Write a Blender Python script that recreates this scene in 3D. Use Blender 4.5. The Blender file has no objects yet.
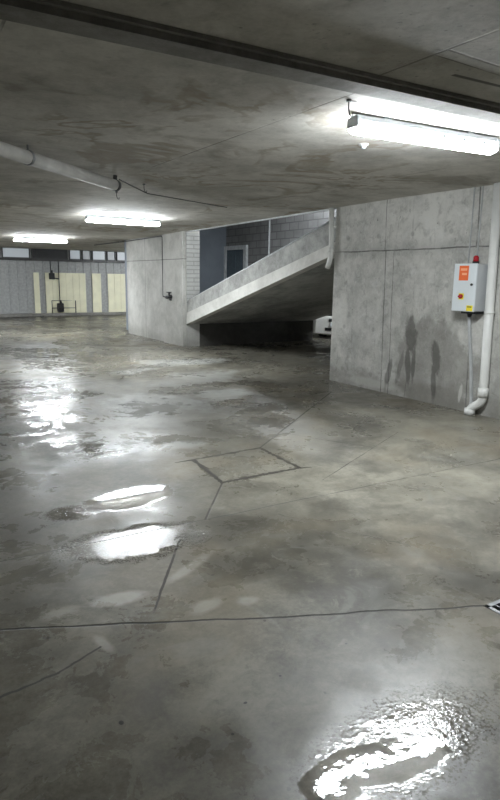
import bpy, bmesh, math, random
from mathutils import Vector, Matrix
random.seed(7)
S = bpy.context.scene
COL = S.collection

# ------------------------------------------------------------------ mesh helpers
class MB:
    def __init__(s): s.bm = bmesh.new()
    def box(s, x0, x1, y0, y1, z0, z1, bev=0.0, M=None):
        r = bmesh.ops.create_cube(s.bm, size=1.0)
        vs = r['verts']
        for v in vs:
            v.co = Vector((x0 + (v.co.x + .5) * (x1 - x0), y0 + (v.co.y + .5) * (y1 - y0), z0 + (v.co.z + .5) * (z1 - z0)))
        if bev > 0:
            es = list({e for v in vs for e in v.link_edges})
            rr = bmesh.ops.bevel(s.bm, geom=es, offset=bev, segments=2, affect='EDGES', profile=.5)
            vs = list({v for f in rr['faces'] for v in f.verts} | {v for v in vs if v.is_valid})
        if M is not None:
            for v in vs: v.co = M @ v.co
        return s
    def prism(s, pts, axis, a, b):
        # pts: 2D outline; axis 'x' -> pts are (y,z), 'y' -> (x,z), 'z' -> (x,y)
        def mk(p, t):
            return {'x': (t, p[0], p[1]), 'y': (p[0], t, p[1]), 'z': (p[0], p[1], t)}[axis]
        A = [s.bm.verts.new(mk(p, a)) for p in pts]; B = [s.bm.verts.new(mk(p, b)) for p in pts]
        n = len(pts)
        s.bm.faces.new(A); s.bm.faces.new(B[::-1])
        for i in range(n):
            s.bm.faces.new((A[i], B[i], B[(i + 1) % n], A[(i + 1) % n]))
        return s
    def tube(s, pts, r, n=14, caps=True):
        pts = [Vector(p) for p in pts]
        rs = r if isinstance(r, (list, tuple)) else [r] * len(pts)
        rings = []
        up = None
        for i, p in enumerate(pts):
            if i == 0: t = pts[1] - p
            elif i == len(pts) - 1: t = p - pts[i - 1]
            else: t = (pts[i + 1] - p).normalized() + (p - pts[i - 1]).normalized()
            t.normalize()
            if up is None:
                up = Vector((0, 0, 1)) if abs(t.z) < .9 else Vector((1, 0, 0))
            u = (up - t * up.dot(t)).normalized(); w = t.cross(u); up = u
            rings.append([s.bm.verts.new(p + (u * math.cos(2 * math.pi * k / n) + w * math.sin(2 * math.pi * k / n)) * rs[i]) for k in range(n)])
        for a, b in zip(rings, rings[1:]):
            for k in range(n):
                f = s.bm.faces.new((a[k], a[(k + 1) % n], b[(k + 1) % n], b[k])); f.smooth = True
        if caps:
            s.bm.faces.new(rings[0][::-1]); s.bm.faces.new(rings[-1])
        return s
    def loft(s, sections, caps=True, smooth=True):
        rings = [[s.bm.verts.new(p) for p in sec] for sec in sections]
        n = len(rings[0])
        for a, b in zip(rings, rings[1:]):
            for k in range(n):
                f = s.bm.faces.new((a[k], a[(k + 1) % n], b[(k + 1) % n], b[k])); f.smooth = smooth
        if caps: s.bm.faces.new(rings[0][::-1]); s.bm.faces.new(rings[-1])
        return s
    def build(s, name, mat, parent=None, label=None):
        bmesh.ops.recalc_face_normals(s.bm, faces=s.bm.faces)
        me = bpy.data.meshes.new(name); s.bm.to_mesh(me); s.bm.free()
        o = bpy.data.objects.new(name, me); COL.objects.link(o)
        me.materials.append(mat)
        if parent is not None:
            o.parent = parent
            o.matrix_parent_inverse = Matrix.Translation(-parent.location) if parent.type == 'EMPTY' and parent.get('_w') else Matrix()
        if label: o['label'] = label
        return o

def thing(name, label, cat, loc=(0, 0, 0), group=None, world=True):
    """Empty at the thing's base; world=True: children are modelled in world coordinates"""
    o = bpy.data.objects.new(name, None); COL.objects.link(o)
    o.location = loc; o['label'] = label; o['category'] = cat
    o.empty_display_size = .1
    if group: o['group'] = group
    if world: o['_w'] = 1
    return o
def tag(o, label, cat, group=None):
    o['label'] = label; o['category'] = cat
    if group: o['group'] = group
    return o
def struct(o):
    o['kind'] = 'structure'; return o
def arc(c, a, b, r, n=8):
    """points on a quarter turn leaving c+a*r and arriving c+b*r around corner c (a,b unit)"""
    c = Vector(c); a = Vector(a); b = Vector(b)
    o = c + a * r + b * r
    return [o - b * r * math.cos(t * math.pi / 2 / n) - a * r * math.sin(t * math.pi / 2 / n) for t in range(n + 1)]

# ------------------------------------------------------------------ material helpers
class NT:
    def __init__(s, name):
        s.m = bpy.data.materials.new(name); s.m.use_nodes = True
        s.t = s.m.node_tree; s.t.nodes.clear()
        s.out = s.t.nodes.new('ShaderNodeOutputMaterial')
        s.b = s.t.nodes.new('ShaderNodeBsdfPrincipled')
        s.t.links.new(s.b.outputs[0], s.out.inputs[0])
        g = s.t.nodes.new('ShaderNodeNewGeometry'); s.pos = g.outputs['Position']
        sp = s.t.nodes.new('ShaderNodeSeparateXYZ'); s.lk(s.pos, sp.inputs[0])
        s.x, s.y, s.z = sp.outputs
    def lk(s, a, b):
        if isinstance(a, (int, float)): b.default_value = a
        elif isinstance(a, (tuple, list)):
            b.default_value = tuple(a) + ((1,) if len(a) == 3 and len(b.default_value) == 4 else ())
        else: s.t.links.new(a, b)
    def ma(s, op, a, b=0.0, c=0.0, clamp=False):
        n = s.t.nodes.new('ShaderNodeMath'); n.operation = op; n.use_clamp = clamp
        s.lk(a, n.inputs[0]); s.lk(b, n.inputs[1]); s.lk(c, n.inputs[2]); return n.outputs[0]
    def add(s, a, b): return s.ma('ADD', a, b)
    def sub(s, a, b): return s.ma('SUBTRACT', a, b)
    def mul(s, a, b): return s.ma('MULTIPLY', a, b)
    def mx(s, a, b): return s.ma('MAXIMUM', a, b)
    def mn(s, a, b): return s.ma('MINIMUM', a, b)
    def step(s, v, a, b, lo=0., hi=1.):
        n = s.t.nodes.new('ShaderNodeMapRange'); n.interpolation_type = 'SMOOTHSTEP'; n.clamp = True
        s.lk(v, n.inputs[0])
        if a > b: a, b, lo, hi = b, a, hi, lo
        for i, q in enumerate((a, b, lo, hi)): n.inputs[i + 1].default_value = q
        return n.outputs[0]
    def comb(s, x, y, z):
        n = s.t.nodes.new('ShaderNodeCombineXYZ'); s.lk(x, n.inputs[0]); s.lk(y, n.inputs[1]); s.lk(z, n.inputs[2]); return n.outputs[0]
    def noise(s, scale, detail=4, rough=.55, dist=0., vec=None, stretch=None, off=0., col=False):
        v = s.pos if vec is None else vec
        mp = s.t.nodes.new('ShaderNodeMapping'); s.lk(v, mp.inputs[0])
        if stretch: mp.inputs[3].default_value = stretch
        mp.inputs[1].default_value = (off, off * .7, off * 1.3)
        n = s.t.nodes.new('ShaderNodeTexNoise'); s.lk(mp.outputs[0], n.inputs[0])
        n.inputs['Scale'].default_value = scale; n.inputs['Detail'].default_value = detail
        n.inputs['Roughness'].default_value = rough; n.inputs['Distortion'].default_value = dist
        return n.outputs[1 if col else 0]
    def mix(s, f, a, b, mode='MIX'):
        n = s.t.nodes.new('ShaderNodeMix'); n.data_type = 'RGBA'; n.blend_type = mode
        s.lk(f, n.inputs[0]); s.lk(a, n.inputs[6]); s.lk(b, n.inputs[7]); return n.outputs[2]
    def line(s, ax, ay, bx, by, w, u=None, v=None, soft=.5):
        """mask of a line segment from (ax,ay) to (bx,by) in the plane (u,v)"""
        u = s.x if u is None else u; v = s.y if v is None else v
        L = math.hypot(bx - ax, by - ay); dx, dy = (bx - ax) / L, (by - ay) / L
        pu = s.sub(u, ax); pv = s.sub(v, ay)
        t = s.add(s.mul(pu, dx), s.mul(pv, dy))
        d = s.ma('ABSOLUTE', s.sub(s.mul(pv, dx), s.mul(pu, dy)))
        tt = s.mx(s.mul(t, -1.), s.sub(t, L)); d = s.mx(d, tt)
        return s.step(d, w, w * (soft if soft < 1 else .9))
    def blob(s, cx, cy, rx, ry, ang=0., u=None, v=None, e0=1.15, e1=.8, wob=None):
        u = s.x if u is None else u; v = s.y if v is None else v
        c, q = math.cos(ang), math.sin(ang)
        pu = s.sub(u, cx); pv = s.sub(v, cy)
        a = s.mul(s.add(s.mul(pu, c), s.mul(pv, q)), 1 / rx)
        b = s.mul(s.sub(s.mul(pv, c), s.mul(pu, q)), 1 / ry)
        d = s.ma('SQRT', s.add(s.mul(a, a), s.mul(b, b)))
        if wob is not None: d = s.add(d, wob)
        return s.step(d, e0, e1)
    def bump(s, h, strength=.3, dist=.01):
        n = s.t.nodes.new('ShaderNodeBump'); n.inputs['Strength'].default_value = strength; n.inputs['Distance'].default_value = dist
        s.lk(h, n.inputs['Height']); s.t.links.new(n.outputs[0], s.b.inputs['Normal'])
    def set(s, **k):
        names = dict(color='Base Color', rough='Roughness', metal='Metallic', spec='Specular IOR Level', coat='Coat Weight', coatr='Coat Roughness', em='Emission Color', ems='Emission Strength', alpha='Alpha', trans='Transmission Weight')
        for a, b in k.items(): s.lk(b, s.b.inputs[names[a]])
        return s.m

def plain(name, col, rough=.5, metal=0., spec=.5, var=.12, scale=12., ems=0., emc=None, bump=0.):
    n = NT(name)
    q = n.noise(scale, 4)
    c = n.mix(n.step(q, .35, .7), tuple(x * (1 - var) for x in col), tuple(min(1, x * (1 + var)) for x in col))
    n.set(color=c, rough=rough, metal=metal, spec=spec)
    if ems: n.set(em=emc or col, ems=ems)
    if bump: n.bump(n.noise(scale * 6, 3), bump, .004)
    return n.m

def concrete(name, lo, hi, extra=None, rough=.8, scale=1.0, streak=None):
    n = NT(name)
    a = n.noise(.7 * scale, 6, .6, .4); b = n.noise(5 * scale, 8, .65, .2, off=3.); c = n.noise(38 * scale, 6, .7, off=9.)
    f = n.add(n.add(n.mul(a, .55), n.mul(b, .30)), n.mul(c, .15))
    col = n.mix(n.step(f, .36, .64), lo, hi)
    if streak:
        sk = n.noise(1.0, 6, .65, stretch=streak, off=5.)
        col = n.mix(n.mul(n.step(sk, .5, .72), .28), col, tuple(x * .62 for x in lo))
        col = n.mix(n.mul(n.step(sk, .45, .25), .22), col, tuple(min(1, x * 1.25) for x in hi))
    # pin holes
    vo = n.t.nodes.new('ShaderNodeTexVoronoi'); vo.inputs['Scale'].default_value = 9.
    n.lk(n.pos, vo.inputs['Vector'])
    pin = n.mul(n.step(vo.outputs['Distance'], .10, .04), n.step(n.noise(1.6, 2, off=4), .5, .6))
    col = n.mix(n.mul(pin, .6), col, tuple(x * .35 for x in lo))
    r = rough
    h = n.add(n.mul(b, .5), n.mul(c, .5))
    if extra: col, r, h = extra(n, col, r, h)
    n.set(color=col, rough=r, spec=.35)
    n.bump(h, .35, .006)
    return n.m

# ------------------------------------------------------------------ concrete materials
XW = 6.02          # plane of the right-hand wall, the ramp parapet and the middle wall

def wall_extra(n, col, r, h):
    dark = (.035, .033, .03)
    wobl = n.mul(n.sub(n.noise(2.5, 4, off=1.), .5), .03)
    yy = n.add(n.y, wobl); zz = n.add(n.z, wobl)
    L = n.line(-8, 1.945, 20, 1.945, .011, yy, zz)
    for a in ((6.15, 1.945, 6.16, 2.7, .008), (6.07, 0, 6.13, 1.945, .012), (5.93, 0, 5.98, 1.94, .007), (4.67, 1.94, 4.69, 2.7, .012), (4.62, .0, 4.67, 1.0, .007), (2.3, 0, 2.3, 2.7, .01), (5.62, .0, 5.6, .35, .006)):
        L = n.mx(L, n.line(a[0], a[1], a[2], a[3], a[4], yy, zz))
    Lb = n.mul(L, n.step(n.noise(3.5, 6, .6, off=7.), .35, .6, .12, .72))
    # tie holes on a grid
    gy = n.ma('ABSOLUTE', n.sub(n.ma('FRACT', n.mul(n.add(n.y, .22), 1 / .62)), .5)); gz = n.ma('ABSOLUTE', n.sub(n.ma('FRACT', n.mul(n.add(n.z, .1), 1 / .64)), .5))
    gd = n.ma('SQRT', n.add(n.mul(gy, gy), n.mul(gz, gz)))
    th = n.mul(n.step(gd, .07, .03), n.step(n.noise(.9, 2, off=2), .42, .5))
    col = n.mix(n.mul(th, .28), col, dark)
    mot = n.step(n.noise(7, 7, .72, .6, off=71), .50, .66)
    col = n.mix(n.mul(mot, .38), col, (.17, .165, .15))
    pal = n.step(n.noise(4, 6, .7, .6, off=77), .54, .68)
    col = n.mix(n.mul(pal, .45), col, (.66, .66, .64))
    scr = n.step(n.noise(6, 5, .7, stretch=(1, 3.5, .35), off=81), .60, .68)
    col = n.mix(n.mul(scr, .30), col, (.12, .115, .105))
    # worn grey cloudiness around joints
    lw = n.line(-8, 1.945, 20, 1.945, .16, yy, zz, soft=.05)
    col = n.mix(n.mul(lw, .22), col, (.10, .098, .092))
    # damp lower area with its own outline
    w2 = n.mul(n.sub(n.noise(2.2, 6, .6, off=11), .5), 1.3)
    damp = n.blob(5.15, .45, .72, .62, 0, n.y, n.z, 1.05, .85, w2)
    col = n.mix(n.mul(damp, .45), col, (.13, .122, .105))
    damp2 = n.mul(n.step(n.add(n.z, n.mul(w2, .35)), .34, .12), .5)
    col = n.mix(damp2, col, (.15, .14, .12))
    # dark water runs
    w3 = n.mul(n.sub(n.noise(5., 6, .65, stretch=(1, 1.6, .7), off=2), .5), 1.8)
    st = n.blob(5.58, .83, .11, .26, -.12, n.y, n.z, 1.05, .75, w3)
    st = n.mx(st, n.blob(5.60, .48, .05, .34, -.1, n.y, n.z, 1.05, .6, w3))
    st = n.mx(st, n.blob(5.5, .5, .035, .30, 0, n.y, n.z, 1.05, .6, w3))
    st = n.mx(st, n.blob(5.13, .60, .085, .24, -.15, n.y, n.z, 1.05, .75, w3))
    st = n.mx(st, n.blob(5.15, .28, .05, .30, -.1, n.y, n.z, 1.05, .6, w3))
    st = n.mx(st, n.blob(5.95, .25, .06, .25, .2, n.y, n.z, 1.05, .6, w3))
    st = n.mx(st, n.mul(n.blob(5.75, .35, .04, .28, .2, n.y, n.z, 1.05, .6, w3), .6))
    col = n.mix(n.mul(st, .62), col, (.055, .051, .045))
    # chalky white marks
    wm = n.mx(n.blob(4.72, .22, .03, .12, .1, n.y, n.z, 1.1, .7, w3), n.mul(n.blob(6.3, .1, .6, .07, 0, n.y, n.z, 1.2, .5, w2), .5))
    col = n.mix(n.mul(wm, .7), col, (.55, .54, .5))
    col = n.mix(Lb, col, dark)
    # small black scuffs high up
    sc = n.mul(n.step(n.noise(14, 3, .5, stretch=(1, 2.2, .8), off=31), .70, .75), n.step(n.z, 1.9, 2.1))
    col = n.mix(n.mul(sc, .6), col, dark)
    h = n.sub(h, n.mul(L, 2.))
    return col, r, h

def ceil_extra(n, col, r, h):
    dark = (.04, .038, .034)
    L = None
    for a in ((2.50, 2.75, 2.50, 6.2, .010), (2.40, -6, 2.40, 2.64, .010), (-8, 8.2, 6, 8.1, .010), (.60, 2.9, .66, 5.2, .010), (-8, 13.2, 9, 13.2, .010), (2.4, 2.12, 6, 2.18, .010), (2.4, 2.2, 6, 2.26, .006), (4.8, 2.9, 4.8, 12, .008), (-8, 5.4, 2.4, 5.0, .006)):
        l = n.line(*a); L = l if L is None else n.mx(L, l)
    col = n.mix(n.mul(n.mul(L, n.step(n.noise(2.5, 5, off=4), .35, .6)), .6), col, dark)
    # rust-brown tide marks
    w = n.noise(.8, 5, .55, .6, off=6.)
    ring = n.ma('ABSOLUTE', n.sub(n.ma('FRACT', n.mul(w, 7.)), .5))
    br = n.mul(n.step(ring, .22, .05), n.step(n.noise(.45, 3, off=13), .46, .58))
    col = n.mix(n.mul(br, .55), col, (.22, .165, .095))
    pt = n.step(n.noise(1.1, 6, .6, .8, off=21), .54, .66)
    col = n.mix(n.mul(pt, .50), col, (.17, .145, .105))
    pale = n.step(n.noise(1.6, 5, .6, 1.2, off=41), .56, .7)
    col = n.mix(n.mul(pale, .40), col, (.62, .61, .58))
    mm = n.step(n.noise(9, 7, .75, .5, off=55), .5, .68)
    col = n.mix(n.mul(mm, .22), col, (.16, .15, .13))
    sp = n.step(n.noise(26, 4, .6, off=8), .60, .70)
    col = n.mix(n.mul(sp, n.mul(n.blob(2.35, 2.1, .8, .55), .4)), col, (.12, .12, .12))
    # narrow dark slot in the near slab
    sl = n.mx(n.line(2.72, 2.34, 3.4, 2.30, .02), n.blob(2.6, 3.0, .03, .015))
    col = n.mix(n.mul(sl, .8), col, dark)
    return col, r, n.sub(h, n.mul(L, 1.5))

def lines_only(hz, vy=(), w=.01, x0=None):
    def f(n, col, r, h):
        L = n.line(-20, hz, 40, hz, w, n.y, n.z)
        for y in vy: L = n.mx(L, n.line(y, -1, y, 5, w, n.y, n.z))
        col = n.mix(n.mul(L, .7), col, (.04, .04, .036))
        fp = n.mul(n.step(n.z, .35, .02), .3)
        col = n.mix(fp, col, (.14, .13, .11))
        return col, r, h
    return f

M = {}
M['wall'] = concrete('wall_concrete', (.33, .325, .30), (.64, .63, .59), wall_extra, streak=(1.2, 1.2, .22))
M['ceil'] = concrete('ceiling_concrete', (.36, .345, .31), (.64, .62, .57), ceil_extra)
M['mid'] = concrete('column_concrete', (.36, .355, .33), (.60, .59, .56), lines_only(1.94, (14.6,)), streak=(1.2, 1.2, .2))
M['ramp'] = concrete('ramp_concrete', (.22, .22, .21), (.50, .50, .48), None, scale=1.6)
M['ramp_edge'] = concrete('ramp_edge_concrete', (.48, .47, .44), (.72, .71, .67), None, scale=1.3)
M['dark_conc'] = concrete('beam_concrete', (.17, .165, .15), (.32, .31, .29), None, scale=2.)
M['sooty'] = concrete('blackened_concrete', (.035, .034, .03), (.07, .067, .06), None, scale=2.)  # near-black colour carries the shade under the ramp foot
M['far'] = plain('grey_cladding', (.38, .385, .38), .6)
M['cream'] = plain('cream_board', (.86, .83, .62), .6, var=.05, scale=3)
M['black'] = plain('black_plastic', (.018, .018, .02), .5)
M['pvc'] = plain('white_pvc', (.72, .72, .69), .35, var=.05, scale=4)
M['pvc2'] = plain('dusty_pvc', (.42, .41, .385), .5, var=.15, scale=5)
M['greypipe'] = plain('grey_conduit', (.42, .43, .43), .45, var=.08)
M['cab'] = plain('cabinet_paint', (.66, .70, .72), .35, var=.04, scale=4)
M['cabs'] = plain('cabinet_side_paint', (.52, .54, .55), .4, var=.05, scale=4)
M['orange'] = plain('orange_label', (.85, .15, .03), .5, var=.05)
M['ink'] = plain('label_ink', (.95, .42, .22), .5, var=.02)
M['yellow'] = plain('yellow_label', (.85, .70, .03), .5, var=.05)
M['red'] = plain('red_lens', (.45, .02, .03), .25, var=.05)
M['galv'] = plain('galvanised_steel', (.26, .265, .27), .5, metal=.7, var=.15, scale=30)
M['steel'] = plain('dark_steel', (.07, .07, .07), .5, metal=.5)
M['housing'] = plain('lamp_housing', (.34, .37, .39), .4, var=.05)
M['carpaint'] = plain('white_car_paint', (.80, .80, .77), .2, var=.02)
M['tyre'] = plain('tyre_rubber', (.02, .02, .02), .8)
M['chrome'] = plain('chrome_trim', (.7, .7, .7), .15, metal=1.)
M['lens'] = plain('clear_lens', (.6, .6, .6), .08)
M['carglass'] = plain('dark_car_glass', (.02, .025, .03), .05)
M['doorblue'] = plain('blue_grey_door', (.09, .12, .14), .5)
M['frame'] = plain('pale_door_frame', (.55, .57, .58), .5)

def blockwork(name, lo, hi, mortar, bw=.4, bh=.2, axis='y'):
    n = NT(name)
    br = n.t.nodes.new('ShaderNodeTexBrick')
    n.lk(n.comb(n.y if axis == 'y' else n.x, n.z, 0.), br.inputs['Vector'])
    n.lk(lo, br.inputs['Color1']); n.lk(hi, br.inputs['Color2']); n.lk(mortar, br.inputs['Mortar'])
    br.inputs['Scale'].default_value = 1.; br.inputs['Brick Width'].default_value = bw; br.inputs['Row Height'].default_value = bh
    br.inputs['Mortar Size'].default_value = .012
    q = n.noise(2., 6, .6)
    c = n.mix(n.mul(n.step(q, .4, .7), .5), br.outputs[0], tuple(x * .6 for x in lo))
    n.set(color=c, rough=.85); n.bump(n.mul(br.outputs[1], -1.), .5, .006)
    return n.m
M['block'] = blockwork('dark_blockwork', (.20, .20, .20), (.25, .25, .25), (.12, .12, .12), .4, .2)
M['bluewall'] = plain('blue_grey_render', (.24, .27, .31), .7, var=.1, scale=1.5)
M['blockend'] = blockwork('pale_block_end', (.42, .42, .40), (.47, .47, .45), (.30, .30, .285), .4, .09, axis='x')

def emit(name, col, st):
    n = NT(name); n.set(color=(.4, .4, .4), em=col, ems=st, rough=.4); return n.m
M['tube'] = emit('lit_diffuser', (.91, .965, 1.0), 150.0)
M['pane'] = emit('lit_window_pane', (.62, .72, .80), .16)
M['pane_dim'] = emit('dim_window_pane', (.40, .46, .52), .07)

# floor --------------------------------------------------------------------------------
def floor_material():
    n = NT('wet_concrete_floor')
    a = n.noise(.55, 6, .6, .5); b = n.noise(3.2, 8, .62, .3, off=3.); c = n.noise(45, 5, .7, off=9.); fine = n.noise(26, 2, .6, off=2); grit = n.noise(70, 3, .65, off=22)
    f = n.add(n.add(n.mul(a, .5), n.mul(b, .32)), n.mul(c, .18))
    col = n.mix(n.step(f, .38, .62), (.072, .067, .053), (.26, .244, .197))
    spt = n.step(n.noise(11, 7, .78, .5, off=63), .48, .66)
    col = n.mix(n.mul(spt, .46), col, (.075, .066, .050))
    spl = n.step(n.noise(8, 8, .78, .8, off=67), .54, .68)
    col = n.mix(n.mul(spl, .40), col, (.31, .295, .25))
    ylw = n.step(n.noise(1.0, 4, .5, off=15), .52, .66)
    col = n.mix(n.mul(ylw, .32), col, (.23, .19, .13))
    # trowel swirls
    sw = n.step(n.noise(1.7, 5, .6, 2.2, off=19), .56, .68)
    col = n.mix(n.mul(sw, .28), col, (.26, .26, .235))
    w = n.add(n.mul(n.sub(n.noise(3.6, 8, .72, off=27), .5), 2.6), n.mul(n.sub(n.noise(14, 6, .7, off=7), .5), 1.0))
    wl = n.add(n.mul(n.sub(n.noise(1.3, 8, .7, off=5), .5), 3.0), n.mul(n.sub(n.noise(6, 7, .7, off=17), .5), 1.2))
    # dried pale patches (old laitance) -- fixed marks on the slab
    w_p = n.mul(w, .45)
    pale = n.blob(.92, 2.60, .15, .065, -.15, e0=1.15, e1=.5, wob=w_p)
    for q in ((1.44, 2.27, .06, .045, 0), (.62, 2.62, .10, .05, 0), (1.35, 2.72, .22, .04, .5), (1.25, 2.33, .1, .05, .3), (.72, 2.28, .03, .09, .2)):
        pale = n.mx(pale, n.mul(n.blob(*q, e0=1.2, e1=.4, wob=w_p), .7))
    matte = n.blob(1.60, 4.30, 1.0, .85, .1, e0=1.25, e1=.3, wob=n.mul(w, .6))
    pale2 = n.blob(2.75, 6.75, .62, .95, -.5, e0=1.1, e1=.7, wob=wl)
    for q in ((4.35, 8.2, .9, .55, .3), (5.0, 10.0, 1.1, .5, -.3), (4.0, 7.0, .5, .35, .4), (3.6, 9.4, .5, .3, .4), (1.9, 5.2, .28, .16, .2), (2.4, 4.95, .2, .13, 0)):
        pale2 = n.mx(pale2, n.mul(n.blob(*q, e0=1.1, e1=.7, wob=wl), .85))
    col = n.mix(n.mul(pale, .6), col, (.50, .48, .42))
    col = n.mix(n.mul(pale2, .5), col, (.50, .51, .49))
    # wetness --------------------------------------------------------
    wet = n.step(n.noise(.62, 8, .66, .4, off=33), .38, .68)
    dry = n.step(n.noise(1.1, 6, .6, .3, off=51), .42, .66)
    fr = n.noise(4.5, 8, .72, .4, off=91)
    base_r = n.add(n.add(.245, n.mul(dry, .25)), n.mul(n.step(fr, .4, .62), .10))
    base_r = n.sub(base_r, n.mul(wet, .10))
    # smooth puddles
    pud = n.blob(1.46, 3.88, .34, .20, .15, e0=1.1, e1=.88, wob=n.mul(w, .4))
    tube_pud = pud
    for q in ((1.30, 1.19, .26, .085, -.25), (1.08, 1.20, .10, .09, 0),):
        pud = n.mx(pud, n.blob(*q, e0=1.05, e1=.9, wob=n.mul(w, .5)))
    # half-smooth damp sheets (spread the reflection)
    sh = n.blob(1.22, 3.17, .36, .16, -.12, e0=1.05, e1=.9, wob=n.mul(w, .5))
    for q in ((1.35, 1.17, .36, .17, .1), (1.05, 3.8, .14, .16, 0), (1.5, 6.3, .45, 1.6, .0), (1.75, 8.3, .55, 1.2, .2), (.95, 6.2, .2, .7, .2), (3.0, 11.5, .9, 2.2, .1), (2.1, 5.25, .35, .22, 0)):
        sh = n.mx(sh, n.blob(*q, e0=1.1, e1=.8, wob=n.mul(wl, .55)))
    rr = n.t.nodes.new('ShaderNodeMix'); rr.data_type = 'FLOAT'
    n.lk(sh, rr.inputs[0]); n.lk(base_r, rr.inputs[2]); n.lk(n.add(.07, n.mul(n.step(n.noise(5.5, 9, .78, .6, off=97), .40, .60), .26)), rr.inputs[3])
    patch = n.mul(n.step(n.noise(1.9, 9, .75, .5, stretch=(1, .7, 1), off=111), .47, .56), n.blob(1.5, 6.9, 1.1, 2.8, 0, e0=1.2, e1=.6, wob=n.mul(w, .5)))
    r = n.mx(rr.outputs[0], n.mx(n.mul(matte, .5), n.mul(patch, .5)))
    rr = n.t.nodes.new('ShaderNodeMix'); rr.data_type = 'FLOAT'
    n.lk(pud, rr.inputs[0]); n.lk(r, rr.inputs[2]); rr.inputs[3].default_value = .018
    r = rr.outputs[0]
    dampc = n.mul(wet, .60)
    col = n.mix(dampc, col, (.070, .065, .054))
    col = n.mix(n.mul(pud, .4), col, (.075, .07, .06))
    dirt = n.mul(n.step(n.add(n.y, n.mul(w, .8)), 20.5, 22.5), .8)
    col = n.mix(dirt, col, (.035, .03, .022))
    # joints and cracks ------------------------------------------------
    wob = n.mul(n.sub(n.noise(2.5, 5, off=1.), .5), .035)
    wob2 = n.mul(n.sub(n.noise(9, 5, .6, off=8.), .5), .05)
    ux, uy = n.add(n.x, wob), n.add(n.y, wob)
    cxx, cyy = n.add(n.x, wob2), n.add(n.y, wob2)
    J = n.line(-4, 4.73, .36, 2.62, .0085, ux, uy)
    for q in ((.36, 2.62, 1.36, 2.13, .0085), (1.36, 2.13, 2.40, 1.64, .0075)): J = n.mx(J, n.line(*q, ux, uy))
    J2 = n.line(-3, 3.42, 6.02, 3.12, .0065, ux, uy)
    for q in ((1.73, 3.26, 2.18, 3.83, .010), (2.96, 4.5, 5.40, 6.4, .012), (2.9, 3.5, 4.55, 4.3, .006), (-8, 8.9, 6, 8.7, .012), (-8, 14.5, 9, 14.4, .014), (3.4, 5.0, 3.9, 4.0, .006)):
        J2 = n.mx(J2, n.line(*q, ux, uy))
    K = n.line(1.12, 2.58, 1.45, 3.06, .010, cxx, cyy)
    for q in ((1.0, 2.40, 1.12, 2.58, .008), (.20, 2.14, .50, 2.19, .010), (.50, 2.19, .70, 2.27, .008), (2.2, 3.1, 2.6, 2.3, .004)): K = n.mx(K, n.line(*q, cxx, cyy))
    brk = n.step(n.noise(5, 4, off=3), .36, .5, .35, 1.)
    col = n.mix(n.mul(J, .92), col, (.02, .019, .017))
    col = n.mix(n.mul(n.mul(J2, brk), .8), col, (.03, .027, .023))
    col = n.mix(n.mul(n.mul(K, brk), .85), col, (.02, .018, .015))
    # small dark pits
    P = n.blob(.62, 1.80, .009, .012)
    for q in ((.93, 1.55, .006, .006), (1.62, 1.75, .006, .005), (1.25, 1.72, .006, .005), (1.05, 1.66, .008, .006)): P = n.mx(P, n.blob(*q))
    sp = n.step(n.noise(16, 2, .4, off=61), .755, .78)
    P = n.mx(P, n.mul(sp, .6))
    col = n.mix(n.mul(P, .9), col, (.012, .012, .012))
    r = n.mx(r, n.mul(n.mx(J, n.mx(K, J2)), .7))
    grain = n.blob(1.42, 1.22, .42, .20, .05, e0=1.25, e1=.3, wob=n.mul(w, .3))
    gn = n.blob(1.02, 3.8, .16, .13, 0, e0=1.2, e1=.7, wob=n.mul(w, .5))
    grain = n.mul(n.mx(grain, gn), n.sub(1., pud))
    tilt = n.blob(1.20, 3.17, .42, .22, -.1, e0=1.15, e1=.75, wob=n.mul(w, .55))
    spk = n.mx(grain, n.mul(tilt, .85))
    dot = n.step(n.add(grit, n.mul(spk, .22)), .58, .64)       # glazed specks, denser towards the middle
    film = n.t.nodes.new('ShaderNodeMix'); film.data_type = 'FLOAT'
    n.lk(n.mul(n.step(spk, .02, .2), n.sub(1., pud)), film.inputs[0]); n.lk(r, film.inputs[2]); n.lk(n.add(n.sub(.36, n.mul(dot, .28)), n.mul(n.mul(tilt, dot), .09)), film.inputs[3])
    r = n.mx(film.outputs[0], .018)
    n.set(color=col, rough=r, spec=.42)
    hh = n.add(n.mul(n.sub(b, .5), .0003), n.mul(n.sub(c, .5), .00016))
    hh = n.add(hh, n.mul(n.mul(n.sub(fine, .5), grain), .0024))
    hh = n.add(hh, n.mul(n.mul(n.sub(grit, .5), spk), .0008))
    hh = n.mul(hh, n.sub(1., n.mul(pud, .9)))
    und = n.add(n.mul(n.sub(n.noise(2.6, 3, .5, .4, off=101), .5), .005), n.mul(n.sub(n.noise(9, 3, .55, off=103), .5), .0014))
    far = n.blob(1.6, 6.9, .8, 2.4, 0)
    hh = n.add(hh, n.mul(n.mul(und, n.sub(1., n.mul(tube_pud, .97))), n.add(.7, far)))
    hh = n.add(hh, n.mul(n.mul(n.sub(3.2, n.y), tilt), .046))       # slab lip that falls away at the joint
    hh = n.sub(hh, n.mul(n.mx(J, n.mul(J2, .5)), .003))
    n.bump(hh, 1., 1.)
    return n.m
M['floor'] = floor_material()
M['cover'] = concrete('pit_cover_concrete', (.17, .16, .135), (.31, .30, .26), None, rough=.32, scale=2.)
M['pitdirt'] = plain('pit_frame_grime', (.035, .03, .022), .7, scale=40, var=.4)

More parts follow.
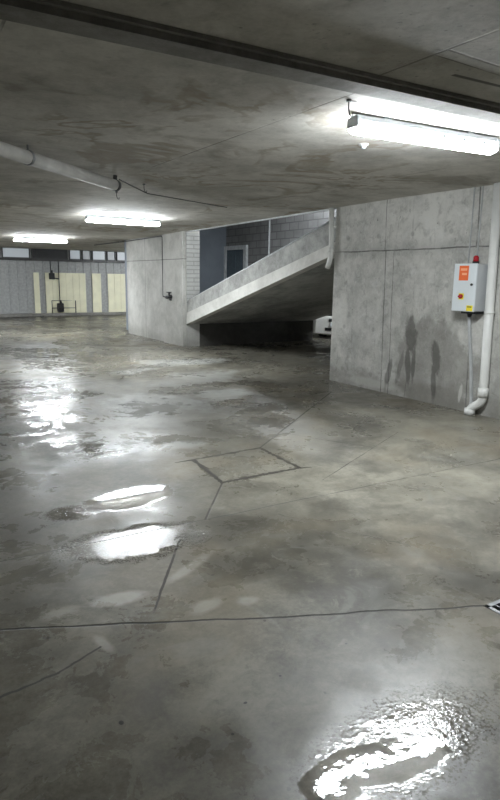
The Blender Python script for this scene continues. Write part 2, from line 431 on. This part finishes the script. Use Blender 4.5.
# ------------------------------------------------------------------ shell
HC = 2.61
GX0, GX1, GY0, GY1 = 2.405, 2.86, 1.20, 1.638      # floor grate opening
b = MB()
for (x0, x1, y0, y1) in ((-8, GX0, -6, 25), (GX1, 16, -6, 25), (GX0, GX1, -6, GY0), (GX0, GX1, GY1, 25)):
    b.box(x0, x1, y0, y1, -.25, 0)
struct(b.build('floor', M['floor']))
def hc(y): return 2.61 - .11 * min(1, max(0, (y - 6.) / 8.))
def slab(b, x0, x1, y0, y1):
    ys = [y0] + [q for q in (6., 14.) if y0 < q < y1] + [y1]
    b.prism([(y, hc(y)) for y in ys] + [(y1, 2.9), (y0, 2.9)], 'x', x0, x1)
b = MB(); slab(b, -8, XW + .02, -6, 24.2)
slab(b, XW + .02, 16, 16.9, 24.2)
slab(b, 9.86, 16, 7.0, 16.9)
struct(b.build('ceiling', M['ceil']))
b = MB(); b.box(XW, XW + .22, -6, 7.2, -.05, HC)
struct(b.build('wall_right', M['wall']))
b = MB(); b.box(XW, XW + .33, 12.25, 15.87, -.05, 2.56); b.box(XW - .06, XW, 12.27, 13.38, -.02, HC - .07, .012); b.box(XW - .085, XW - .06, 12.27, 12.42, -.02, HC - .07, .006)
struct(b.build('wall_middle', M['mid']))
b = MB(); b.box(XW + .005, XW + .325, 12.235, 12.252, .95, 2.50)
struct(b.build('trim_1', M['blockend']))
b = MB(); b.box(-8, 16, 24, 24.2, -.05, HC)
struct(b.build('wall_far', M['far']))
b = MB(); b.box(-8.2, -8, -6, 24.2, -.05, HC); struct(b.build('wall_left', M['mid']))
b = MB(); b.box(-8.2, 16, -6.2, -6, -.05, HC); struct(b.build('wall_back', M['mid']))
# ramp enclosure: far side wall, end wall, top slab
VZ = 4.4
b = MB(); b.box(9.62, 9.86, 2.0, 16.9, .66, VZ); b.box(9.62, 9.86, 12.6, 16.9, -.05, .66); struct(b.build('wall_outer', M['block']))
b = MB(); b.box(XW + .33, 9.62, 16.75, 16.9, -.05, VZ); struct(b.build('wall_end', M['bluewall']))
b = MB(); b.box(XW, 9.86, 2.0, 16.9, VZ, VZ + .2)
b.box(XW, XW + .2, 2.0, 16.9, HC + .25, VZ)
b.box(XW, 9.86, 1.8, 2.0, 0, VZ)
struct(b.build('trim_2', M['block']))
b = MB(); b.box(16, 16.2, 2, 24.2, -.05, HC); b.box(9.86, 16, 6.8, 7.0, -.05, HC); struct(b.build('wall_garage', M['mid']))
# low wall closing the wedge below the ramp foot
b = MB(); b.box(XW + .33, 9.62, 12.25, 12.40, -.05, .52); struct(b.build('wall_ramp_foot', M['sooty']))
# pale edge strip of the slab over the ramp
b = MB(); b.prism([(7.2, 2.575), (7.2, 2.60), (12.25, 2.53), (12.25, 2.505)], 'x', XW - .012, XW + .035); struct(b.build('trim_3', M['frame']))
# shallow skewed rib across the ceiling
b = MB()
def ry(x, y0): return y0 - (x - .58) * .042
b.prism([(-8, ry(-8, 2.665)), (XW, ry(XW, 2.665)), (XW, ry(XW, 2.82)), (-8, ry(-8, 2.82))], 'z', HC - .05, HC)
b.prism([(-8, ry(-8, 2.64)), (XW, ry(XW, 2.64)), (XW, ry(XW, 2.665)), (-8, ry(-8, 2.665))], 'z', HC - .02, HC)
struct(b.build('trim_4', M['dark_conc']))

# ------------------------------------------------------------------ ramp
ramp = thing('car_ramp', 'sloping concrete car ramp with solid parapet rising from the column towards the ceiling', 'ramp', (XW, 12.25, 0))
def zt(y): return 1.03 + (12.23 - y) * .2785
def zm(y): return .765 + (12.23 - y) * .2655
def zb(y): return .515 + (12.23 - y) * .2800
ya, yb = 12.25, 3.6
MB().prism([(ya, zb(ya)), (yb, zb(yb)), (yb, zb(yb) + .25), (ya, zb(ya) + .25)], 'x', XW + .16, 9.61).build('ramp_slab', M['ramp'], ramp)
ye = 7.2
MB().prism([(ya - .005, zb(ya)), (ye, zb(ye)), (ye, zm(ye)), (ya - .005, zm(ya))], 'x', XW + .0, XW + .16).build('slab_edge', M['ramp_edge'], ramp, 'pale band along the foot of the parapet')
MB().prism([(ya - .005, zm(ya)), (ye, zm(ye)), (ye, zt(ye)), (ya - .005, zt(ya))], 'x', XW + .022, XW + .15).build('parapet', M['ramp'], ramp)
hr = MB().tube([(XW + .085, ya - .05, zt(ya) + .035), (XW + .085, ye + .05, zt(ye) + .035)], .018).build('coping_rail', M['frame'], ramp)

# door frame on the enclosure wall
b = MB(); b.box(9.54, 9.63, 16.45+.2, 16.77-.02, 1.2, 2.50); b.box(9.54, 9.63, 15.55, 16.45+.2, 2.38, 2.50); b.box(9.54, 9.63, 15.45, 15.6, 1.2, 2.50)
fr = struct(b.build('door_1', M['frame']))
b = MB(); b.box(9.585, 9.615, 15.6, 16.45+.2, 1.2, 2.38); b.box(9.57, 9.59, 16.1, 16.15, 1.2, 2.38); dl = b.build('door_leaf', M['doorblue'], fr)
b = MB().tube([(9.585, 14.3, 1.6), (9.585, 14.3, 3.3)], .028).build('conduit', M['frame'])
tag(b, 'pale vertical conduit on the blockwork wall behind the ramp parapet', 'pipe')

# ------------------------------------------------------------------ far wall
b = MB()
for y0, y1, z0, z1 in ((23.86, 24.0, 2.52, 2.60), (23.84, 24.0, 2.06, 2.14)): b.box(-8, 16, y0, y1, z0, z1)
struct(b.build('trim_5', M['steel']))
segs = [(1.2, 2.7, 1), (2.85, 4.2, 0), (4.3, 5.28, 1), (6.75, 7.2, 1), (7.25, 7.6, 0), (7.65, 8.2, 1), (8.25, 8.6, 0), (8.65, 9.2, 1), (9.3, 10.2, 0), (10.3, 12, 0), (5.35, 6.68, 2)]
for i, (x0, x1, k) in enumerate(segs):
    b = MB()
    b.box(x0, x0 + .03, 23.9, 23.99, 2.14, 2.52); b.box(x1 - .03, x1, 23.9, 23.99, 2.14, 2.52)
    b.box(x0, x1, 23.9, 23.99, 2.14, 2.17); b.box(x0, x1, 23.9, 23.99, 2.49, 2.52)
    if k == 2:
        for q in range(7): b.box(x0 + .03, x1 - .03, 23.92, 23.98, 2.19 + q * .043, 2.205 + q * .043)
    o = struct(b.build('window_%d' % (i + 1), M['steel']))
    p = MB(); p.box(x0 + .03, x1 - .03, 23.95, 23.97, 2.17, 2.49)
    p.build('pane', M['pane'] if k == 1 else (M['pane_dim'] if k == 0 else M['black']), o)
# vertical ribs of the grey cladding, one structure
b = MB(); x = -7.9
while x < 15.9:
    b.box(x, x + .04, 23.97, 24.0, 0, 2.06); x += .31
struct(b.build('trim_6', M['far']))
# cream-coloured patches on the cladding, built as thin raised strips
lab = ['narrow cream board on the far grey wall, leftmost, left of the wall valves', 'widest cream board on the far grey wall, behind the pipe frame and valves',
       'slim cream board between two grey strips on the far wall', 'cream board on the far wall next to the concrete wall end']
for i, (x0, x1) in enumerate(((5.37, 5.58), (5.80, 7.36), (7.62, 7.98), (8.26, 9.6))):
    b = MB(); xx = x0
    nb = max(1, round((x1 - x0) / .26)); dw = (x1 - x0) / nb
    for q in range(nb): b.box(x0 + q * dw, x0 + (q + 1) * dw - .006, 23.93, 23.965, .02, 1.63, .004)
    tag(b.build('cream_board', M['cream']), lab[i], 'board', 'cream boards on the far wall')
b = MB(); b.box(-8, 16, 23.6, 23.93, 0, .10, .01); struct(b.build('trim_7', M['dark_conc']))
# valves and frame
t = thing('water_valve_assembly', 'dark wall valves with thin drop pipes on the far cream boards', 'valve', (6.2, 23.9, 0))
MB().tube([(6.0, 23.88, 2.06), (6.0, 23.88, 1.45), (6.3, 23.88, 1.40)], .022).tube([(6.3, 23.88, 2.06), (6.3, 23.88, .45)], .018).build('pipe', M['steel'], t)
b = MB(); b.box(5.93, 6.13, 23.78, 23.92, 1.38, 1.62, .02); b.tube([(6.03, 23.80, 1.62), (6.03, 23.80, 1.72)], .03); b.build('valve_box', M['black'], t)
b = MB(); b.box(6.18, 6.42, 23.76, 23.92, .14, .48, .03); b.tube([(6.3, 23.75, .48), (6.3, 23.75, .60)], [.05, .02]); b.build('pump_body', M['black'], t)
b = MB().tube([(5.95, 23.70, .0), (5.95, 23.70, .58), (6.85, 23.70, .58), (6.85, 23.70, 0)], .02, 10).tube([(5.95, 23.70, .30), (6.85, 23.70, .30)], .012, 8)
tag(b.build('guard_rail', M['steel']), 'low dark pipe rail in front of the far cream boards', 'rail')

# ------------------------------------------------------------------ luminaires
def luminaire(label, length=1.28):
    t = thing('batten_light', label, 'light', group='ceiling batten lights', world=False)
    L = length / 2
    b = MB(); b.prism([(-.035, .0), (.035, .0), (.05, -.03), (.054, -.066), (-.054, -.066), (-.05, -.03)], 'x', -L, L); b.build('housing', M['housing'], t)
    b = MB()
    sec = []
    for x, k in ((-L - .012, .72), (-L + .02, 1.), (L - .02, 1.), (L + .012, .72)):
        sec.append([Vector((x, .066 * k * math.cos(a), -.066 - .048 * k * math.sin(a))) for a in [math.radians(180 * j / 14) for j in range(15)]])
    b.loft(sec); b.build('diffuser', M['tube'], t)
    for s in (-1, 1):
        MB().box(s * L - .014, s * L + .014, -.056, .056, -.080, -.012, .005).build('end_cap', M['housing'], t)
    for s in (-1, 1):
        MB().box(s * L * .6 - .03, s * L * .6 + .03, -.03, .03, 0, .015, .002).build('mounting_bracket', M['housing'], t)
    for x in (-.75, -.45, -.15, .15, .45, .75):
        for s in (-1, 1):
            MB().box(x * L - .011, x * L + .011, s * .062 - .004, s * .062 + .004, -.078, -.045, .002).build('clip', M['housing'], t)
    return t
def copy_tree(o, parent=None):
    c = o.copy(); COL.objects.link(c)
    if parent: c.parent = parent
    for ch in o.children: copy_tree(ch, c)
    return c
LZ = HC - .015
l1 = luminaire('brightest batten ceiling light, nearest, above the wall with the control box')
spots = [((3.42, 3.14, LZ), -.085, None), ((3.87, 10.30, LZ - .055), -.02, 'lit batten ceiling light left of the concrete column, middle one in depth'),
         ((3.90, 16.35, LZ - .11), -.05, 'farthest lit batten ceiling light, small at the left edge'),
         ((-3.2, 12.0, LZ - .09), 0, 'off-frame batten light over the deep left bays'),  # this entry and the rest: unseen lamps added as fill
         ((1.6, 20.8, LZ - .11), 0, 'batten light left of the frame by the far cream boards'), ((9.4, 20.8, LZ - .11), 0, 'batten light hidden behind the middle wall by the far boards'),
         ((10.7, 9.8, LZ - .06), 0, 'batten light over the hidden bay beyond the ramp')]
for i, (p, a, lb) in enumerate(spots):
    o = l1 if i == 0 else copy_tree(l1)
    o.location = p; o.rotation_euler.z = a
    if lb: o['label'] = lb
# unseen fill lamp added high in the ramp shaft
o = copy_tree(l1); o.location = (8.0, 11.2, VZ - .015); o.rotation_euler.z = 1.57; o['label'] = 'batten light high in the ramp shaft, out of view'

# ------------------------------------------------------------------ pipes
t = thing('ceiling_drain_pipe', 'thick dusty pale drain pipe slung under the ceiling at upper left', 'pipe', (1., 5.2, 2.5))
P0, P1 = Vector((-.6, 3.77, 2.50)), Vector((2.36, 6.50, 2.50))
MB().tube([P0, P1], .056, 20).build('pipe_run', M['pvc2'], t)
D = (P1 - P0).normalized()
MB().tube([P1 - D * .03, P1 + D * .02], .060, 20).tube([P1 - D * .02, P1 - D * .02 + Vector((.01, 0, .1))], .022, 12).build('end_fitting', M['steel'], t)
for s in (.62, 1.0 - .03):
    c = P0 + (P1 - P0) * s
    if s < .9: MB().tube([c - D * .015, c + D * .015], .062, 20).tube([c, c + Vector((0, 0, .1))], .008, 8).build('bracket', M['galv'], t)
for s in (.25,):
    c = P0 + (P1 - P0) * s
    MB().tube([c - D * .07, c + D * .07], .064, 20).build('coupling', M['pvc2'], t)

def pipe(name, label, cat, pts, r, mat, n=16):
    return tag(MB().tube(pts, r, n).build(name, mat), label, cat)
# dropped ceiling hooks
hl = ['small dark hook in the ceiling by the near end of the brightest light', 'small dark hook in the ceiling beyond the thick pipe end', 'small dark hook just right of the thick pipe end', 'small dark hook above the farthest ceiling light']
for (x, y), l in zip(((2.56, 2.99), (2.77, 7.6), (2.83, 6.85), (4.4, 16.6)), hl):
    b = MB().tube([(x, y, hc(y)), (x, y, hc(y) - .05), (x + .01, y, hc(y) - .085), (x + .03, y, hc(y) - .09), (x + .035, y, hc(y) - .07)], .0045, 8)
    b.tube([(x, y, hc(y)), (x, y, hc(y) - .012)], .016, 10)
    tag(b.build('ceiling_hook', M['steel']), l, 'hook', 'ceiling hooks')
# sensor
t = thing('ceiling_sensor', 'small white round sensor in the ceiling below the brightest light', 'sensor', (3.46, 3.84, HC))
MB().tube([(3.46, 3.84, HC), (3.46, 3.84, HC - .012)], .04, 20).build('base', M['pvc'], t)
MB().tube([(3.46, 3.84, HC - .012), (3.46, 3.84, HC - .035)], [.026, .016], 20).build('cap', M['cab'], t)
# thin ceiling conduit from thick pipe to right
pipe('thin_conduit', 'thin dark conduit fixed to the ceiling behind the thick pipe', 'conduit', [(2.45, 6.62, hc(6.62) - .02), (3.1, 7.4, hc(7.4) - .02), (4.6, 8.0, hc(8.0) - .02)], .006, M['steel'])
# conduit and tap at middle wall
t = thing('wall_tap', 'dark tap at the foot of a thin dark pipe on the middle concrete wall', 'tap', (XW, 13.3, 1.07))
xx = XW - .04
MB().tube([(XW - .02, 18.5, 2.46), (XW - .02, 15.85, 2.46), (xx, 13.47, 2.48), (xx, 13.43, 2.45), (xx, 13.42, 1.15), (xx - .03, 13.35, 1.085), (xx - .05, 13.1, 1.08)], .014, 8).build('supply_pipe', M['steel'], t)
b = MB().tube([(xx - .05, 13.12, 1.08), (xx - .05, 12.86, 1.10)], .035, 12).tube([(xx - .05, 12.97, 1.10), (xx - .05, 12.97, 1.19)], .02, 10)
b.tube([(xx - .05, 12.88, 1.10), (xx - .08, 12.82, 1.08), (xx - .10, 12.80, 1.02)], .025, 12); b.build('tap_body', M['black'], t)
b = MB().box(xx - .09, xx - .02, 12.90, 13.04, 1.185, 1.205, .005); b.build('handle', M['black'], t)

# white downpipe at wall corner by the ramp
t = thing('corner_downpipe', 'white plastic downpipe at the corner where the ramp meets the right wall', 'pipe', (XW - .06, 7.26, 1.8))
pts = [(XW - .05, 7.255, HC), (XW - .05, 7.225, 1.95), (XW - .05, 7.228, 1.89), (XW - .05, 7.26, 1.80), (XW - .05, 7.30, 1.72)]
MB().tube(pts, .038, 16).build('pipe_run', M['pvc'], t)
MB().tube([(XW - .05, 7.228, 2.02), (XW - .05, 7.225, 1.95)], .046, 16).build('coupling', M['pvc'], t)
MB().box(XW - .05, XW + .021, 7.19, 7.26, 2.30, 2.33, .003).build('bracket', M['pvc'], t)

# tall white downpipe with floor elbow
t = thing('tall_downpipe', 'tall white plastic downpipe with floor elbow at the right edge beside the control box', 'pipe', (XW - .08, 4.38, 0))
xp = XW - .072
pts = [(xp, 4.40, HC - .005), (xp, 4.345, .26), (xp, 4.352, .20), (xp - .004, 4.375, .16), (xp - .012, 4.42, .125), (xp - .02, 4.46, .095), (xp - .024, 4.485, .06), (xp - .025, 4.49, .002)]
MB().tube(pts, .050, 20).build('pipe_run', M['pvc'], t)
MB().tube([(xp, 4.349, .34), (xp, 4.346, .235)], .060, 20).build('upper_coupling', M['pvc'], t)
MB().tube([(xp - .0245, 4.488, .075), (xp - .025, 4.49, .002)], .062, 20).build('foot_coupling', M['pvc'], t)
MB().tube([(xp, 4.366, 1.22), (xp, 4.365, 1.19)], .056, 20).build('bracket', M['pvc'], t)

# ------------------------------------------------------------------ control cabinet
t = thing('control_box', 'light grey electrical control box with orange label and red beacon on the right wall', 'control box', (XW, 4.61, 1.2))
x0, x1 = XW - .21, XW - .015
ya, yb = 4.462, 4.765; z0, z1 = 1.215, 1.745
MB().box(x0, x1, ya, yb, z0, z1, .006).build('cabinet_body', M['cabs'], t)
door = MB().box(x0 - .022, x0, ya - .004, yb + .004, z0 - .004, z1 + .004, .006).build('door', M['cab'], t)
xd = x0 - .022
MB().box(xd - .002, xd, ya + .105, yb - .07, z1 - .185, z1 - .02).build('orange_label', M['orange'], door, 'orange warning label')
b = MB()
for r_ in range(2):
    b.box(xd - .003, xd - .001, ya + .125, yb - .09 - r_ * .02, z1 - .075 - r_ * .05, z1 - .05 - r_ * .05)
b.build('label_lettering', M['ink'], door)
MB().box(xd - .002, xd, ya + .012, ya + .095, z0 + .004, z0 + .068).build('yellow_label', M['yellow'], door, 'small yellow label')
b = MB(); b.box(xd - .003, xd - .001, ya + .025, ya + .085, z0 + .045, z0 + .055); b.build('label_line', M['black'], door)
MB().tube([(xd, ya + .048, z0 + .30), (xd - .012, ya + .048, z0 + .30)], .014, 14).build('lock', M['steel'], door)
b = MB().box(xd - .004, xd, ya + .145, ya + .215, z0 + .13, z0 + .20, .002); b.build('switch_plate', M['yellow'], door)
MB().tube([(xd - .004, ya + .18, z0 + .165), (xd - .02, ya + .18, z0 + .165)], .026, 18).box(xd - .036, xd - .018, ya + .158, ya + .202, z0 + .157, z0 + .173, .003).build('rotary_switch', M['red'], door)
b = MB().tube([(XW - .10, 4.585, z1), (XW - .10, 4.585, z1 + .03)], .038, 18); be = b.build('beacon_base', M['black'], t)
MB().tube([(XW - .10, 4.585, z1 + .03), (XW - .10, 4.585, z1 + .08), (XW - .10, 4.585, z1 + .095)], [.032, .030, .016], 18).build('beacon_lens', M['red'], be)
b = MB().box(x0 + .02, x1 - .01, ya + .01, ya + .20, z0 - .03, z0, .004).tube([(XW - .06, 4.64, z0 - .03), (XW - .06, 4.64, z0 - .075)], [.035, .02], 14); b.build('cable_gland_plate', M['black'], t)
for y in (4.64, 4.655): pass
tag(MB().tube([(XW - .06, 4.64, z0 - .06), (XW - .05, 4.63, 1.0), (XW - .035, 4.565, .5), (XW - .028, 4.53, .14), (XW - .024, 4.565, .002)], .020, 12).build('floor_conduit', M['greypipe']), 'grey conduit running from the control box down to the floor', 'conduit')
cl = ['left of two thin grey conduits rising from the control box to the ceiling', 'right of two thin grey conduits rising from the control box to the ceiling']
for y, l in zip((4.755, 4.64), cl):
    tag(MB().tube([(XW - .015, y, z1 - .02), (XW - .015, y, HC)], .008, 8).build('thin_conduit', M['greypipe']), l, 'conduit', 'conduits above the control box')

# ------------------------------------------------------------------ floor fixtures
t = thing('pit_cover', 'square concrete pit cover with a dark dirt-filled frame set in the wet floor', 'manhole cover', (2.57, 4.16, 0))
q = [(2.245, 4.48), (2.97, 4.51), (2.935, 3.825), (2.17, 3.825)]
c = Vector((sum(p[0] for p in q) / 4, sum(p[1] for p in q) / 4))
def inset(k): return [((p[0] - c.x) * k + c.x, (p[1] - c.y) * k + c.y) for p in q]
# ragged frame ring
random.seed(3)
bmf = MB(); N = 26
outer, inner = [], []
for a, bq in zip(inset(1.0), inset(1.0)[1:] + inset(1.0)[:1]):
    for k in range(N):
        s = k / N; p = Vector(a).lerp(Vector(bq), s)
        d = (p - c).normalized()
        outer.append(p + d * random.uniform(.0, .018)); inner.append(p - d * (.022 + random.uniform(0, .022)))
n = len(outer)
vo = [bmf.bm.verts.new((p.x, p.y, .0015)) for p in outer]; vi = [bmf.bm.verts.new((p.x, p.y, .0025)) for p in inner]
for k in range(n): bmf.bm.faces.new((vo[k], vo[(k + 1) % n], vi[(k + 1) % n], vi[k]))
bmf.prism([(2.17 - .09, 4.47), (2.25, 4.485), (2.25, 4.465)], 'z', 0.0, .0022)
bmf.prism([(2.93, 3.835), (3.03, 3.80), (2.92, 3.818)], 'z', 0.0, .0022)
bmf.build('frame', M['pitdirt'], t, 'dark grimy gap around the cover')
MB().prism(inset(.93), 'z', 0.0, .0022).build('cover_slab', M['floor'], t)

t = thing('drain_grate', 'galvanised drain grate in the floor at the right edge', 'grate', ((GX0 + GX1) / 2, (GY0 + GY1) / 2, 0))
w_ = .022
b = MB(); b.box(GX0, GX1, GY0, GY0 + w_, -.03, .003); b.box(GX0, GX1, GY1 - w_, GY1, -.03, .003); b.box(GX0, GX0 + w_, GY0, GY1, -.03, .003); b.box(GX1 - w_, GX1, GY0, GY1, -.03, .003); b.build('frame', M['galv'], t)
b = MB(); x = GX0 + .055
while x < GX1 - .03: b.box(x, x + .007, GY0 + w_, GY1 - w_, -.03, .0); x += .036
y = GY0 + .06
while y < GY1 - .03: b.box(GX0 + w_, GX1 - w_, y, y + .010, -.012, .001); y += .075
b.build('bars', M['galv'], t)
b = MB(); b.box(GX0, GX1, GY0, GY1, -.24, -.22); b.build('sump', M['black'], t)

# ------------------------------------------------------------------ white car beyond the ramp
car = thing('parked_car', 'white parked car, only its front corner showing in the gap below the ramp', 'car', (10.62, 13.9, 0))
CX, Y0 = 10.62, 11.75     # nose at Y0, heading -Y
def sect(y, w, zlo, zhi, k=.12):
    pts = []
    for (u, v) in ((-1, 0), (-1, .35), (-.99, .7), (-.93, .93), (-.6, 1), (0, 1.03), (.6, 1), (.93, .93), (.99, .7), (1, .35), (1, 0), (.5, -.03), (-.5, -.03)):
        pts.append(Vector((CX + u * w, Y0 + y, zlo + v * (zhi - zlo))))
    return pts
b = MB(); b.loft([sect(0, .66, .16, .54), sect(.05, .74, .13, .62), sect(.22, .76, .13, .70), sect(.9, .76, .20, .84), sect(1.3, .76, .20, .92), sect(3.2, .76, .20, .94), sect(4.0, .76, .22, .98), sect(4.25, .76, .26, .90)])
b.build('body', M['carpaint'], car)
b = MB(); b.loft([[Vector((CX + u * w * .9, Y0 + y, z)) for u, z in ((-1, z0), (-.82, z1), (.82, z1), (1, z0))] for y, w, z0, z1 in ((1.15, .80, .90, .92), (1.9, .80, .90, 1.42), (3.0, .80, .90, 1.46), (3.9, .78, .92, 1.05))], smooth=False); b.build('cabin', M['carglass'], car)
b = MB(); b.loft([[Vector((CX + u * .64, Y0 + y, z)) for u, z in ((-1, z0), (-1, z0 + .03), (1, z0 + .03), (1, z0))] for y, z0 in ((1.9, 1.42), (3.0, 1.46))], smooth=False); b.build('roof', M['carpaint'], car)
for s in (-1, 1):
    h = MB().loft([[Vector((CX + s * (.52 + q * .2) , Y0 + .015 + q * .09 + o_, z)) for z, o_ in ((.46, -.01), (.46, .05), (.60, .08), (.60, .0))] for q in (0, .5, 1, 1.4)]).build('headlamp', M['lens'], car)
b = MB().box(CX - .30, CX + .30, Y0 - .02, Y0 + .03, .46, .54, .01); b.build('grille', M['black'], car)
b = MB().box(CX - .40, CX + .40, Y0 - .015, Y0 + .08, .22, .30, .01); b.build('air_intake', M['black'], car)
b = MB().box(CX - .26, CX + .26, Y0 - .03, Y0 - .01, .34, .43, .004); b.build('number_plate', M['cab'], car)
for s in (-1, 1):
    for y in (.85, 3.35):
        wv = MB().tube([(CX + s * .60, Y0 + y, .31), (CX + s * .77, Y0 + y, .31)], .31, 28).build('wheel', M['tyre'], car)
        MB().tube([(CX + s * .765, Y0 + y, .31), (CX + s * .78, Y0 + y, .31)], [.20, .17], 20).build('hubcap', M['galv'], wv)

car.location = (12.11, 13.28, 0); car.rotation_euler.z = math.radians(-55)
# ------------------------------------------------------------------ world, camera, colour management
w = bpy.data.worlds.new('world'); S.world = w; w.use_nodes = True
w.node_tree.nodes['Background'].inputs[0].default_value = (.55, .6, .65, 1); w.node_tree.nodes['Background'].inputs[1].default_value = .05
cam = bpy.data.cameras.new('camera'); co = bpy.data.objects.new('camera', cam); COL.objects.link(co)
f = 600.; dx, dy, dz = 203 - 250, -2950., -f
up = -Vector((dx, dy, dz)).normalized()
hy = 271.8322
Yc = Vector((-135 - 250, -(hy - 400), -f)); Yc = (Yc - up * Yc.dot(up)).normalized()
Xc = Yc.cross(up)
R = Matrix((Xc, Yc, up))       # rows: world axes in camera space -> camera-to-world
co.matrix_world = Matrix.Translation((0, 0, 1.55)) @ R.to_4x4()
cam.sensor_fit = 'VERTICAL'; cam.sensor_height = 24.; cam.lens = f / 800 * 24.
cam.clip_end = 200; cam.clip_start = .05
S.camera = co
S.view_settings.view_transform = 'Standard'; S.view_settings.look = 'None'
S.view_settings.gamma = 1; S.view_settings.use_curve_mapping = False
S.view_settings.exposure = 0.76
for o in bpy.data.objects:
    if '_w' in o: del o['_w']
